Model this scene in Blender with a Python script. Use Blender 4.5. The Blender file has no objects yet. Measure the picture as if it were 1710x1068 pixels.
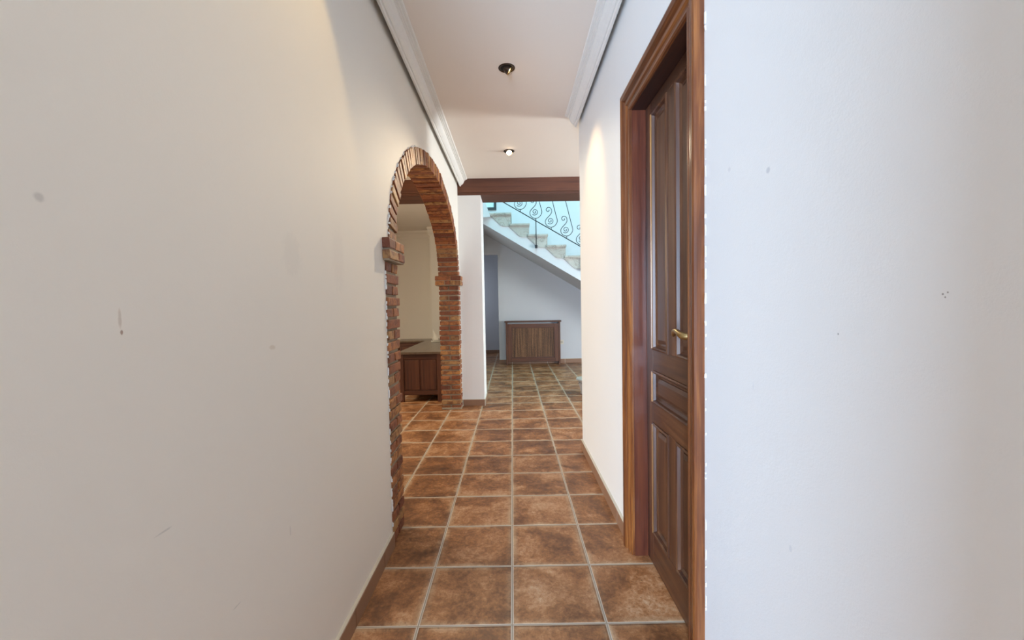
import bpy, bmesh, math, random
from mathutils import Vector, Matrix
random.seed(7)
S = bpy.context.scene
COL = S.collection

# ------------------------------------------------------------------ camera
F_PX, PITCH, YAW, ROLL = 701.7, -0.0379, 0.0016, -0.0184
cam_d = bpy.data.cameras.new('camera')
cam_d.sensor_fit = 'HORIZONTAL'
cam_d.sensor_width = 36.0
cam_d.lens = 36.0 * F_PX / 1710.0
cam_d.clip_start = 0.02
cam = bpy.data.objects.new('camera', cam_d)
COL.objects.link(cam)
fw = Vector((-math.sin(YAW) * math.cos(PITCH), math.cos(YAW) * math.cos(PITCH), math.sin(PITCH)))
r0 = Vector((math.cos(YAW), math.sin(YAW), 0))
u0 = r0.cross(fw)
rt = math.cos(ROLL) * r0 + math.sin(ROLL) * u0
up = -math.sin(ROLL) * r0 + math.cos(ROLL) * u0
M = Matrix((rt, up, -fw)).transposed().to_4x4()
M.translation = Vector((0.0214, 0.0, 1.1554))
cam.matrix_world = M
S.camera = cam

# ------------------------------------------------------------------ view, world
S.view_settings.view_transform = 'Standard'
S.view_settings.look = 'None'
S.view_settings.gamma = 1
S.view_settings.exposure = 0.1
S.view_settings.use_curve_mapping = False
W = bpy.data.worlds.new('world')
S.world = W
W.use_nodes = True
W.node_tree.nodes['Background'].inputs[0].default_value = (0.62, 0.78, 1.0, 1)
W.node_tree.nodes['Background'].inputs[1].default_value = 0.6


def area(name, loc, target, sx, sy, power, color):
    d = bpy.data.lights.new(name, 'AREA')
    d.shape = 'RECTANGLE'
    d.size, d.size_y = sx, sy
    d.energy = power
    d.color = color
    o = bpy.data.objects.new(name, d)
    COL.objects.link(o)
    o.location = loc
    o.rotation_euler = (Vector(target) - Vector(loc)).to_track_quat('-Z', 'Y').to_euler()
    return o


# daylight through the glazing the house has (all of it outside the frame)
LIGHTS = [
    ('entry_daylight', (-0.85, -2.72, 1.10), (0.56, 1.1, 0.8), 0.6, 1.8, 468.0, (0.551, 0.744, 1.0)),
    ('side_room_daylight', (-4.05, 4.3, 1.95), (0.1, 2.7, 0.0), 0.45, 0.7, 98.0, (1.0, 0.898, 0.694)),
    ('hall_daylight', (4.45, 3.85, 1.1), (-0.3, 4.2, 2.2), 0.9, 1.2, 165.0, (0.873, 0.964, 1.0)),
    ('back_hall_daylight', (4.45, 6.3, 1.5), (-0.3, 6.5, 1.2), 1.2, 1.5, 9.0, (0.667, 0.8, 1.0)),
    ('stairwell_daylight', (0.8, 5.9, 5.05), (0.5, 8.1, 2.9), 2.4, 1.2, 150.0, (0.38, 0.86, 1.0)),
    ('passage_daylight', (-1.35, 9.2, 1.4), (0.2, 9.3, 0.8), 0.7, 1.2, 6.5, (0.694, 0.806, 1.0)),
]
for a_ in LIGHTS:
    area(*a_)

# ------------------------------------------------------------------ node helpers
def mat(name):
    m = bpy.data.materials.new(name)
    m.use_nodes = True
    nt = m.node_tree
    return m, nt, nt.nodes['Principled BSDF']


def nd(nt, t, **kw):
    n = nt.nodes.new(t)
    for k, v in kw.items():
        setattr(n, k, v)
    return n


def setin(nt, sock, v):
    if isinstance(v, bpy.types.NodeSocket):
        nt.links.new(v, sock)
    elif v is not None:
        sock.default_value = v


def mth(nt, op, a, b=None, c=None):
    n = nd(nt, 'ShaderNodeMath', operation=op)
    setin(nt, n.inputs[0], a)
    if b is not None:
        setin(nt, n.inputs[1], b)
    if c is not None:
        setin(nt, n.inputs[2], c)
    return n.outputs[0]


def mixc(nt, f, a, b, mode='MIX'):
    n = nd(nt, 'ShaderNodeMix', data_type='RGBA', blend_type=mode)
    setin(nt, n.inputs[0], f)
    setin(nt, n.inputs[6], a if isinstance(a, bpy.types.NodeSocket) else (*a, 1))
    setin(nt, n.inputs[7], b if isinstance(b, bpy.types.NodeSocket) else (*b, 1))
    return n.outputs[2]


def ramp(nt, f, stops):
    n = nd(nt, 'ShaderNodeValToRGB')
    e = n.color_ramp.elements
    while len(e) < len(stops):
        e.new(0.5)
    for i, (p, c) in enumerate(stops):
        e[i].position = p
        e[i].color = (*c, 1) if len(c) == 3 else c
    setin(nt, n.inputs[0], f)
    return n.outputs[0]


def noise(nt, vec, scale, detail=3, rough=0.5, dist=0.0, w=None):
    n = nd(nt, 'ShaderNodeTexNoise')
    if w is not None:
        n.noise_dimensions = '4D'
        setin(nt, n.inputs['W'], w)
    setin(nt, n.inputs['Vector'], vec)
    n.inputs['Scale'].default_value = scale
    n.inputs['Detail'].default_value = detail
    n.inputs['Roughness'].default_value = rough
    n.inputs['Distortion'].default_value = dist
    return n.outputs[0]


def bump(nt, b, h, strength, dist, prev=None):
    n = nd(nt, 'ShaderNodeBump')
    n.inputs['Strength'].default_value = strength
    n.inputs['Distance'].default_value = dist
    nt.links.new(h, n.inputs['Height'])
    if prev is not None:
        nt.links.new(prev, n.inputs['Normal'])
    nt.links.new(n.outputs[0], b.inputs['Normal'])
    return n.outputs[0]


def mapping(nt, vec, scale):
    n = nd(nt, 'ShaderNodeMapping')
    n.inputs['Scale'].default_value = scale
    nt.links.new(vec, n.inputs['Vector'])
    return n.outputs[0]


def smooth(nt, v, lo, hi, a=1.0, b=0.0):
    n = nd(nt, 'ShaderNodeMapRange', interpolation_type='SMOOTHSTEP')
    setin(nt, n.inputs[0], v)
    n.inputs[1].default_value = lo
    n.inputs[2].default_value = hi
    n.inputs[3].default_value = a
    n.inputs[4].default_value = b
    return n.outputs[0]


def plaster(name, color, rough=0.75, marks=(), grain=0.35):
    """painted plaster; marks = (y, z, ry, rz, colour, strength) worn spots on the surface"""
    m, nt, b = mat(name)
    pos = nd(nt, 'ShaderNodeNewGeometry').outputs['Position']
    n1 = noise(nt, pos, 2.2, 4, 0.55)
    c = mixc(nt, mth(nt, 'MULTIPLY', n1, 0.35), color, tuple(x * 0.90 for x in color))
    if marks:
        sp = nd(nt, 'ShaderNodeSeparateXYZ')
        nt.links.new(pos, sp.inputs[0])
        jit = mth(nt, 'MULTIPLY', mth(nt, 'SUBTRACT', noise(nt, pos, 60, 3), 0.5), 1.3)
        for (y, z, ry, rz, cc, st) in marks:
            dy = mth(nt, 'DIVIDE', mth(nt, 'SUBTRACT', sp.outputs[1], y), ry)
            dz = mth(nt, 'DIVIDE', mth(nt, 'SUBTRACT', sp.outputs[2], z), rz)
            d = mth(nt, 'SQRT', mth(nt, 'ADD', mth(nt, 'MULTIPLY', dy, dy), mth(nt, 'MULTIPLY', dz, dz)))
            d = mth(nt, 'ADD', d, jit)
            c = mixc(nt, smooth(nt, d, 0.5, 1.2, st, 0.0), c, cc)
    nt.links.new(c, b.inputs['Base Color'])
    b.inputs['Roughness'].default_value = rough
    h = mth(nt, 'ADD', noise(nt, pos, 260, 3, 0.6), mth(nt, 'MULTIPLY', noise(nt, pos, 45, 3), 1.2))
    bump(nt, b, h, grain, 0.0012)
    return m


def wood(name, axis, dark, mid, light, rough=0.32, coat=0.25, streak=1.0):
    m, nt, b = mat(name)
    pos = nd(nt, 'ShaderNodeNewGeometry').outputs['Position']
    rnd = nd(nt, 'ShaderNodeNewGeometry').outputs['Random Per Island']
    sc = [26.0, 26.0, 26.0]
    sc[axis] = 1.3
    v = mapping(nt, pos, sc)
    n1 = noise(nt, v, 1.0, 6, 0.6, 0.6, w=mth(nt, 'MULTIPLY', rnd, 8.0))
    sc2 = [110.0, 110.0, 110.0]
    sc2[axis] = 5.0
    n2 = noise(nt, mapping(nt, pos, sc2), 1.0, 3, 0.6)
    f = mth(nt, 'ADD', mth(nt, 'MULTIPLY', n1, 0.75), mth(nt, 'MULTIPLY', n2, 0.25))
    c = ramp(nt, f, [(0.33, dark), (0.5, mid), (0.68, light)])
    tone = mth(nt, 'MULTIPLY_ADD', rnd, 0.35, 0.82)
    hsv = nd(nt, 'ShaderNodeHueSaturation')
    nt.links.new(c, hsv.inputs['Color'])
    nt.links.new(tone, hsv.inputs['Value'])
    nt.links.new(hsv.outputs[0], b.inputs['Base Color'])
    b.inputs['Roughness'].default_value = rough
    b.inputs['Coat Weight'].default_value = coat
    b.inputs['Coat Roughness'].default_value = 0.18
    bump(nt, b, n2, 0.25, 0.0008)
    return m


def simple(name, color, rough=0.5, metal=0.0, bumpy=0.0, emit=None):
    m, nt, b = mat(name)
    pos = nd(nt, 'ShaderNodeNewGeometry').outputs['Position']
    n1 = noise(nt, pos, 30, 3)
    c = mixc(nt, mth(nt, 'MULTIPLY', n1, 0.4), color, tuple(x * 0.8 for x in color))
    nt.links.new(c, b.inputs['Base Color'])
    b.inputs['Roughness'].default_value = rough
    b.inputs['Metallic'].default_value = metal
    if bumpy:
        bump(nt, b, noise(nt, pos, 120, 3), bumpy, 0.001)
    if emit:
        b.inputs['Emission Color'].default_value = (*emit[0], 1)
        b.inputs['Emission Strength'].default_value = emit[1]
    return m


TILE, ROW0 = 0.34, 1.4727


def tile_floor():
    m, nt, b = mat('terracotta_floor_tiles')
    pos = nd(nt, 'ShaderNodeNewGeometry').outputs['Position']
    sp = nd(nt, 'ShaderNodeSeparateXYZ')
    nt.links.new(pos, sp.inputs[0])
    wob = mth(nt, 'MULTIPLY', mth(nt, 'SUBTRACT', noise(nt, pos, 9, 4, 0.6), 0.5), 0.009)
    tx = mth(nt, 'ADD', mth(nt, 'DIVIDE', sp.outputs[0], TILE), wob)
    ty = mth(nt, 'ADD', mth(nt, 'DIVIDE', mth(nt, 'SUBTRACT', sp.outputs[1], ROW0), TILE), wob)
    dx = mth(nt, 'MULTIPLY', mth(nt, 'ABSOLUTE', mth(nt, 'SUBTRACT', tx, mth(nt, 'ROUND', tx))), TILE)
    dy = mth(nt, 'MULTIPLY', mth(nt, 'ABSOLUTE', mth(nt, 'SUBTRACT', ty, mth(nt, 'ROUND', ty))), TILE)
    d = mth(nt, 'MINIMUM', dx, dy)
    cmb = nd(nt, 'ShaderNodeCombineXYZ')
    setin(nt, cmb.inputs[0], mth(nt, 'FLOOR', tx))
    setin(nt, cmb.inputs[1], mth(nt, 'FLOOR', ty))
    wn = nd(nt, 'ShaderNodeTexWhiteNoise', noise_dimensions='2D')
    nt.links.new(cmb.outputs[0], wn.inputs[0])
    rnd = wn.outputs[0]
    w = mth(nt, 'MULTIPLY', rnd, 20.0)
    big = noise(nt, pos, 5.0, 6, 0.65, 0.5, w=w)
    fine = noise(nt, pos, 55, 5, 0.7, 0.4, w=w)
    f = mth(nt, 'ADD', mth(nt, 'MULTIPLY', big, 0.66), mth(nt, 'MULTIPLY', fine, 0.34))
    f = mth(nt, 'ADD', f, mth(nt, 'MULTIPLY', mth(nt, 'SUBTRACT', rnd, 0.5), 0.06))
    c = ramp(nt, f, [(0.34, (0.085, 0.030, 0.010)), (0.44, (0.190, 0.074, 0.026)), (0.52, (0.335, 0.140, 0.050)),
                     (0.59, (0.48, 0.245, 0.115)), (0.68, (0.62, 0.43, 0.27))])
    # pale worn rim of every tile, broken up by noise
    rim = mth(nt, 'MULTIPLY', smooth(nt, d, 0.004, 0.035), smooth(nt, big, 0.40, 0.62, 0.1, 0.8))
    c = mixc(nt, rim, c, (0.50, 0.33, 0.19))
    pits = smooth(nt, noise(nt, pos, 150, 4, 0.65, 0.8), 0.56, 0.68, 0.0, 0.6)
    c = mixc(nt, pits, c, (0.09, 0.04, 0.02))
    # grout: pale shoulders with a dirty core
    gn = noise(nt, pos, 30, 4, 0.6)
    gcol = mixc(nt, smooth(nt, d, 0.0012, 0.0035), (0.66, 0.58, 0.47), (0.30, 0.245, 0.185))
    gcol = mixc(nt, mth(nt, 'MULTIPLY', gn, 0.45), gcol, (0.40, 0.30, 0.20))
    g = smooth(nt, d, 0.0042, 0.0060)
    c = mixc(nt, g, c, gcol)
    nt.links.new(c, b.inputs['Base Color'])
    rr = mth(nt, 'ADD', mth(nt, 'MULTIPLY', fine, 0.3), 0.34)
    rr = mth(nt, 'ADD', rr, mth(nt, 'MULTIPLY', g, 0.35))
    nt.links.new(rr, b.inputs['Roughness'])
    h = mth(nt, 'ADD', smooth(nt, d, 0.002, 0.013, 0.0, 1.0), mth(nt, 'MULTIPLY', mth(nt, 'ADD', fine, big), 0.28))
    bump(nt, b, h, 0.6, 0.004)
    return m


def brick_mat(name='fired_brick'):
    m, nt, b = mat(name)
    g = nd(nt, 'ShaderNodeNewGeometry')
    pos, rnd = g.outputs['Position'], g.outputs['Random Per Island']
    base = ramp(nt, rnd, [(0.0, (0.135, 0.036, 0.016)), (0.2, (0.24, 0.070, 0.026)), (0.45, (0.36, 0.125, 0.038)),
                          (0.7, (0.47, 0.200, 0.055)), (0.85, (0.46, 0.245, 0.085)), (1.0, (0.30, 0.15, 0.06))])
    n1 = noise(nt, pos, 22, 4, 0.6, 0.5, w=mth(nt, 'MULTIPLY', rnd, 30.0))
    c = mixc(nt, smooth(nt, n1, 0.38, 0.58, 0.8, 0.0), base, (0.13, 0.036, 0.016))
    n2 = noise(nt, pos, 90, 3, 0.6)
    c = mixc(nt, smooth(nt, n2, 0.55, 0.75, 0.0, 0.35), c, (0.45, 0.30, 0.19))
    nt.links.new(c, b.inputs['Base Color'])
    b.inputs['Roughness'].default_value = 0.62
    bump(nt, b, mth(nt, 'ADD', n1, n2), 0.7, 0.003)
    return m


def marble():
    m, nt, b = mat('beige_marble')
    pos = nd(nt, 'ShaderNodeNewGeometry').outputs['Position']
    n1 = noise(nt, pos, 4, 6, 0.6, 1.5)
    c = ramp(nt, n1, [(0.3, (0.33, 0.305, 0.26)), (0.5, (0.41, 0.385, 0.34)), (0.52, (0.27, 0.24, 0.20)),
                      (0.55, (0.42, 0.395, 0.35)), (0.8, (0.50, 0.47, 0.42))])
    nt.links.new(c, b.inputs['Base Color'])
    b.inputs['Roughness'].default_value = 0.35
    return m


def cane():
    m, nt, b = mat('woven_cane')
    pos = nd(nt, 'ShaderNodeNewGeometry').outputs['Position']
    sp = nd(nt, 'ShaderNodeSeparateXYZ')
    nt.links.new(pos, sp.inputs[0])
    a = mth(nt, 'SINE', mth(nt, 'MULTIPLY', sp.outputs[0], 330.0))
    c_ = mth(nt, 'SINE', mth(nt, 'MULTIPLY', sp.outputs[2], 300.0))
    bands = noise(nt, mapping(nt, pos, (38, 1, 1.2)), 1.0, 2)
    wv = mth(nt, 'MULTIPLY', a, c_)
    f = mth(nt, 'ADD', mth(nt, 'MULTIPLY_ADD', wv, 0.16, 0.0), bands)
    f = mth(nt, 'ADD', f, mth(nt, 'MULTIPLY', mth(nt, 'SUBTRACT', noise(nt, pos, 90, 2), 0.5), 0.5))
    c = ramp(nt, f, [(0.3, (0.040, 0.014, 0.005)), (0.55, (0.15, 0.066, 0.024)), (0.8, (0.27, 0.14, 0.06))])
    nt.links.new(c, b.inputs['Base Color'])
    b.inputs['Roughness'].default_value = 0.6
    bump(nt, b, wv, 0.5, 0.002)
    return m


MK_L = [(0.537, 1.302, 0.007, 0.007, (0.45, 0.43, 0.40), 0.5), (0.637, 1.145, 0.003, 0.016, (0.50, 0.42, 0.34), 0.5),
        (0.639, 1.123, 0.0025, 0.004, (0.28, 0.17, 0.12), 0.8),
        (1.037, 1.059, 0.012, 0.006, (0.60, 0.52, 0.42), 0.5), (0.698, 0.782, 0.018, 0.0018, (0.50, 0.48, 0.45), 0.5),
        (1.149, 1.301, 0.05, 0.06, (0.72, 0.69, 0.64), 0.4), (0.867, 0.526, 0.014, 0.0018, (0.52, 0.50, 0.48), 0.5),
        (1.086, 0.57, 0.003, 0.015, (0.52, 0.50, 0.48), 0.4), (1.454, 1.326, 0.05, 0.12, (0.74, 0.69, 0.64), 0.3)]
MK_R = [(0.888, 1.425, 0.0065, 0.0065, (0.50, 0.52, 0.56), 0.6), (1.045, 1.475, 0.007, 0.007, (0.60, 0.6, 0.62), 0.4),
        (0.527, 1.158, 0.0014, 0.0014, (0.25, 0.22, 0.2), 0.8), (0.521, 1.160, 0.0012, 0.0012, (0.25, 0.22, 0.2), 0.8),
        (0.524, 1.154, 0.0012, 0.0012, (0.25, 0.22, 0.2), 0.8), (0.695, 1.096, 0.0016, 0.0016, (0.3, 0.3, 0.3), 0.8),
        (0.94, 0.96, 0.0015, 0.012, (0.62, 0.64, 0.68), 0.5), (0.81, 0.665, 0.004, 0.007, (0.60, 0.62, 0.66), 0.4)]
P_LEFT = plaster('cream_wall_paint', (0.83, 0.788, 0.72), 0.7, MK_L, 0.12)
P_RIGHT = plaster('white_wall_paint', (0.85, 0.845, 0.83), 0.7, MK_R, 0.3)
P_WHITE = plaster('plain_white_paint', (0.82, 0.81, 0.80))
P_CEIL = plaster('ceiling_paint', (0.82, 0.74, 0.66), 0.85, (), 0.2)
P_TRIM = simple('cornice_paint', (0.82, 0.80, 0.76), 0.8)
P_ROOM = plaster('beige_room_paint', (0.86, 0.83, 0.76))
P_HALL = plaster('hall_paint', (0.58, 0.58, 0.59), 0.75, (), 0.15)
P_SKIRT = simple('terracotta_skirting', (0.29, 0.155, 0.09), 0.45, 0, 0.3)
P_GROUT = simple('grout', (0.60, 0.54, 0.44), 0.9)
P_MORTAR = simple('mortar', (0.34, 0.27, 0.19), 0.95, 0, 1.0)
BRICK = brick_mat()
FLOOR = tile_floor()
CW = ((0.040, 0.010, 0.004), (0.125, 0.036, 0.010), (0.29, 0.105, 0.025))      # casing wood
LW = ((0.022, 0.007, 0.004), (0.065, 0.022, 0.009), (0.125, 0.050, 0.019))      # leaf wood
W_CZ = wood('casing_wood_upright', 2, *CW, coat=0.15)
W_CY = wood('casing_wood_level', 1, *CW, coat=0.15)
W_LZ = wood('door_wood_upright', 2, *LW, rough=0.42, coat=0.12)
W_LY = wood('door_wood_level', 1, *LW, rough=0.42, coat=0.12)
W_GOLD = wood('door_wood_worn_edge', 2, (0.10, 0.035, 0.010), (0.24, 0.10, 0.025), (0.40, 0.19, 0.05))
W_BEAM = wood('beam_wood', 0, (0.070, 0.020, 0.009), (0.120, 0.038, 0.016), (0.16, 0.050, 0.018), 0.6, 0.0)
W_RX = wood('cabinet_wood_level', 0, (0.050, 0.015, 0.006), (0.105, 0.034, 0.013), (0.15, 0.052, 0.020), 0.5, 0.0)
W_RZ = wood('cabinet_wood_upright', 2, (0.050, 0.015, 0.006), (0.105, 0.034, 0.013), (0.15, 0.052, 0.020), 0.5, 0.0)
W_DZ = wood('sideboard_wood_upright', 2, (0.035, 0.010, 0.006), (0.085, 0.026, 0.012), (0.125, 0.042, 0.018), 0.5, 0.0)
W_DX = wood('sideboard_wood_level', 0, (0.035, 0.010, 0.006), (0.085, 0.026, 0.012), (0.125, 0.042, 0.018), 0.5, 0.0)
W_DT = wood('sideboard_top_wood', 1, (0.075, 0.050, 0.035), (0.11, 0.075, 0.050), (0.14, 0.10, 0.065), 0.35, 0.4)
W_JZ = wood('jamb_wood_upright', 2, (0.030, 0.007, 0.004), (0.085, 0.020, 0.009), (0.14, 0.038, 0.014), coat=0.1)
W_JY = wood('head_wood_shaded', 1, (0.012, 0.004, 0.003), (0.030, 0.009, 0.005), (0.05, 0.014, 0.006), 0.5, 0.0)  # door head: reddish wood darkened, shade under the head painted into its colour
MARBLE = marble()
CANE = cane()
IRON = simple('wrought_iron', (0.030, 0.030, 0.034), 0.45, 0.6, 0.3)
BRASS = simple('aged_brass', (0.50, 0.38, 0.18), 0.3, 1.0, 0.1)
BRONZE = simple('dark_bronze', (0.065, 0.040, 0.026), 0.38, 0.7, 0.1)
REFLECT = simple('lamp_reflector', (0.85, 0.62, 0.25), 0.18, 1.0)
BULB = simple('glowing_bulb', (1.0, 0.85, 0.6), 0.4, 0, 0, ((1.0, 0.80, 0.52), 40.0))
BULB_DIM = simple('warm_bulb', (1.0, 0.85, 0.6), 0.4, 0, 0, ((1.0, 0.66, 0.28), 6.0))
PLASTIC = simple('ivory_plastic', (0.70, 0.64, 0.52), 0.4)
DARK = simple('black_recess', (0.015, 0.012, 0.010), 0.8)
STONE = simple('carved_stone', (0.50, 0.40, 0.31), 0.8, 0, 0.8)
STONE_TOP = simple('stone_slab_top', (0.46, 0.43, 0.37), 0.6)
BOATM = simple('white_painted_wood', (0.78, 0.74, 0.66), 0.6)
CHIP = simple('chipped_paint', (0.86, 0.85, 0.82), 0.8)
FRAMEM = simple('black_frame', (0.03, 0.032, 0.035), 0.4)
PICTURE = simple('pale_picture', (0.62, 0.74, 0.72), 0.5)
RADM = simple('radiator_enamel', (0.62, 0.64, 0.66), 0.4)
GLASS_DAY = simple('daylit_pane', (0.8, 0.85, 0.9), 0.2)


# ------------------------------------------------------------------ mesh helpers
def finish(name, bm, m, parent=None, smooth_ang=None):
    bmesh.ops.recalc_face_normals(bm, faces=bm.faces)
    me = bpy.data.meshes.new(name)
    bm.to_mesh(me)
    bm.free()
    o = bpy.data.objects.new(name, me)
    COL.objects.link(o)
    for x in (m if isinstance(m, (list, tuple)) else [m]):
        me.materials.append(x)
    if smooth_ang:
        for p in me.polygons:
            p.use_smooth = True
        try:
            me.set_sharp_from_angle(angle=math.radians(smooth_ang))
        except Exception:
            pass
    if parent:
        o.parent = parent
        o.matrix_parent_inverse = Matrix.Translation(-Vector(parent.location)) if parent.type == 'EMPTY' else parent.matrix_basis.inverted()
    return o


def thing(name, label, cat, loc, group=None):
    o = bpy.data.objects.new(name, None)
    o.empty_display_size = 0.1
    COL.objects.link(o)
    o.location = loc
    if label:
        o['label'] = label
    if cat:
        o['category'] = cat
    if group:
        o['group'] = group
    return o


def struct(name, bm, m, **k):
    o = finish(name, bm, m, **k)
    o['kind'] = 'structure'
    return o


def tag(o, label, cat, group=None):
    o['label'] = label
    o['category'] = cat
    if group:
        o['group'] = group
    return o


def box(bm, x0, x1, y0, y1, z0, z1, bev=0.0, jit=0.0, mi=0):
    vs = [bm.verts.new((x, y, z)) for x in (x0, x1) for y in (y0, y1) for z in (z0, z1)]
    idx = [(0, 1, 3, 2), (4, 6, 7, 5), (0, 4, 5, 1), (2, 3, 7, 6), (0, 2, 6, 4), (1, 5, 7, 3)]
    fs = [bm.faces.new([vs[i] for i in f]) for f in idx]
    for f in fs:
        f.material_index = mi
    if jit:
        for v in vs:
            v.co += Vector([random.uniform(-jit, jit) for _ in range(3)])
    if bev:
        es = list({e for f in fs for e in f.edges})
        r = bmesh.ops.bevel(bm, geom=es, offset=bev, segments=2, affect='EDGES', profile=0.6)
        for f in r['faces']:
            f.material_index = mi
    return vs


def obox(bm, c, ax, hs, bev=0.0, jit=0.0):
    """oriented box: centre, three axes, half sizes"""
    vs = []
    for sx in (-1, 1):
        for sy in (-1, 1):
            for sz in (-1, 1):
                vs.append(bm.verts.new(c + ax[0] * hs[0] * sx + ax[1] * hs[1] * sy + ax[2] * hs[2] * sz +
                                       Vector([random.uniform(-jit, jit) for _ in range(3)])))
    idx = [(0, 1, 3, 2), (4, 6, 7, 5), (0, 4, 5, 1), (2, 3, 7, 6), (0, 2, 6, 4), (1, 5, 7, 3)]
    fs = [bm.faces.new([vs[i] for i in f]) for f in idx]
    if bev:
        es = list({e for f in fs for e in f.edges})
        bmesh.ops.bevel(bm, geom=es, offset=bev, segments=2, affect='EDGES', profile=0.6)


def prism(bm, pts, axis, a, b):
    """polygon pts (u,v) extruded along axis between a and b; axis 0: (y,z), 1: (x,z), 2: (x,y)"""
    def P(u, v, t):
        return ((t, u, v), (u, t, v), (u, v, t))[axis]
    A = [bm.verts.new(P(u, v, a)) for u, v in pts]
    B = [bm.verts.new(P(u, v, b)) for u, v in pts]
    n = len(pts)
    caps = [bm.faces.new(A), bm.faces.new(B[::-1])]
    for i in range(n):
        bm.faces.new((A[i], B[i], B[(i + 1) % n], A[(i + 1) % n]))
    for f in caps:
        f.normal_update()
    bmesh.ops.triangulate(bm, faces=caps, ngon_method='EAR_CLIP')


def lathe(bm, prof, c, n=40, axis=Vector((0, 0, 1)), caps=True):
    q = axis.to_track_quat('Z', 'Y')
    rings = []
    for r, h in prof:
        rings.append([bm.verts.new(Vector(c) + q @ Vector((r * math.cos(2 * math.pi * i / n), r * math.sin(2 * math.pi * i / n), h))) for i in range(n)])
    for a, b in zip(rings, rings[1:]):
        for i in range(n):
            bm.faces.new((a[i], a[(i + 1) % n], b[(i + 1) % n], b[i]))
    if caps and prof[0][0] > 1e-5:
        bm.faces.new(rings[0][::-1])
    if caps and prof[-1][0] > 1e-5:
        bm.faces.new(rings[-1])


def tube(bm, pts, rad, n=8, closed_ends=True):
    pts = [Vector(p) for p in pts]
    rs = rad if isinstance(rad, (list, tuple)) else [rad] * len(pts)
    rings = []
    ref = None
    for i, p in enumerate(pts):
        t = (pts[min(i + 1, len(pts) - 1)] - pts[max(i - 1, 0)]).normalized()
        if ref is None:
            ref = t.orthogonal().normalized()
        ref = (ref - t * ref.dot(t)).normalized()
        bn = t.cross(ref)
        rings.append([bm.verts.new(p + (ref * math.cos(2 * math.pi * k / n) + bn * math.sin(2 * math.pi * k / n)) * rs[i]) for k in range(n)])
    for a, b in zip(rings, rings[1:]):
        for i in range(n):
            bm.faces.new((a[i], a[(i + 1) % n], b[(i + 1) % n], b[i]))
    bm.faces.new(rings[0][::-1])
    bm.faces.new(rings[-1])


B = bmesh.new

# ------------------------------------------------------------------ measurements
XL, XR, ZC = -0.575, 0.56, 2.572
XLB = -0.775                        # room side of the arched wall
YC, A_IN, B_IN, A_OUT, B_OUT, ZS = 3.40, 1.22, 0.70, 1.35, 0.80, 1.475
Y_COL, Y_BEAM1, Z_BEAM = 4.78, 5.14, 2.387
Y_BACK = 8.10
HT = 5.2

# ------------------------------------------------------------------ room shell
bm = B(); box(bm, -4.4, 4.7, -2.9, 10.6, -0.08, 0.0)
struct('floor', bm, FLOOR)

bm = B()
box(bm, -2.5, 2.5, -2.8, -0.6, ZC, ZC + 0.1)
box(bm, -0.775, XR + 0.12, -0.6, 3.3, ZC, ZC + 0.1)
box(bm, -0.775, 4.6, 3.3, Y_COL, ZC, ZC + 0.1)
bmesh.ops.remove_doubles(bm, verts=bm.verts, dist=1e-5)
struct('ceiling', bm, P_CEIL)
bm = B(); box(bm, -4.3, XLB, 0.0, 8.1, ZC, ZC + 0.1)
struct('ceiling_side_room', bm, P_ROOM)
bm = B(); box(bm, -0.775, 4.6, Y_BEAM1, 8.2, HT, HT + 0.1)
struct('ceiling_stairwell', bm, P_WHITE)
bm = B(); box(bm, -1.6, 0.4, 8.2, 10.5, 2.5, 2.6)
struct('ceiling_passage', bm, P_WHITE)


def ell(a, b, n=48, zs=ZS):
    return [(YC - a * math.cos(math.pi * i / n), zs + b * math.sin(math.pi * i / n)) for i in range(n + 1)]


# arched wall, left of the corridor
hole = [(1.985, 0.0), (1.985, 1.42), (YC - A_OUT, 1.42)] + ell(A_OUT, B_OUT) + [(YC + A_OUT, 1.42), (4.765, 1.42), (4.765, 0.0)]
pts = [(-0.6, 0.0)] + hole + [(Y_COL, 0.0), (Y_COL, ZC), (-0.6, ZC)]
bm = B(); prism(bm, pts, 0, XLB, XL)
struct('wall_left', bm, P_LEFT)
# right corridor wall with the door opening
DY0, DY1, DZ = 1.265, 1.885, 2.005
pts = [(-0.6, 0), (DY0, 0), (DY0, DZ), (DY1, DZ), (DY1, 0), (3.3, 0), (3.3, ZC), (-0.6, ZC)]
bm = B(); prism(bm, pts, 0, XR, XR + 0.12)
struct('wall_right', bm, P_RIGHT)
bm = B(); box(bm, XR + 0.12, 4.6, 3.18, 3.3, 0, ZC)
struct('wall_right_return', bm, P_WHITE)
bm = B(); box(bm, XR + 0.12, 1.9, 0.7, 0.82, 0, ZC); box(bm, XR + 0.12, 1.9, 2.6, 2.72, 0, ZC); box(bm, 1.78, 1.9, 0.82, 2.6, 0, ZC)
struct('wall_closet', bm, P_WHITE)
# entry lobby behind the camera
bm = B(); box(bm, -2.5, 2.5, -2.9, -2.8, 0, ZC)
struct('wall_rear', bm, P_WHITE)
bm = B(); box(bm, -2.5, -2.4, -2.8, -0.6, 0, ZC)
struct('wall_entry_left', bm, P_WHITE)
bm = B(); box(bm, 2.4, 2.5, -2.8, -0.6, 0, ZC)
struct('wall_entry_right', bm, P_WHITE)
bm = B(); box(bm, -2.5, XLB, -0.6, -0.5, 0, ZC)
struct('wall_lobby_left', bm, P_WHITE)
bm = B(); box(bm, XR + .12, 2.5, -0.6, -0.5, 0, ZC)
struct('wall_lobby_right', bm, P_WHITE)
bm = B(); box(bm, -0.03, XR, -0.68, -0.6, 0, ZC)  # unseen partition, added to keep entry daylight off the near right wall
struct('wall_light_blocker', bm, P_WHITE)
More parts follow.
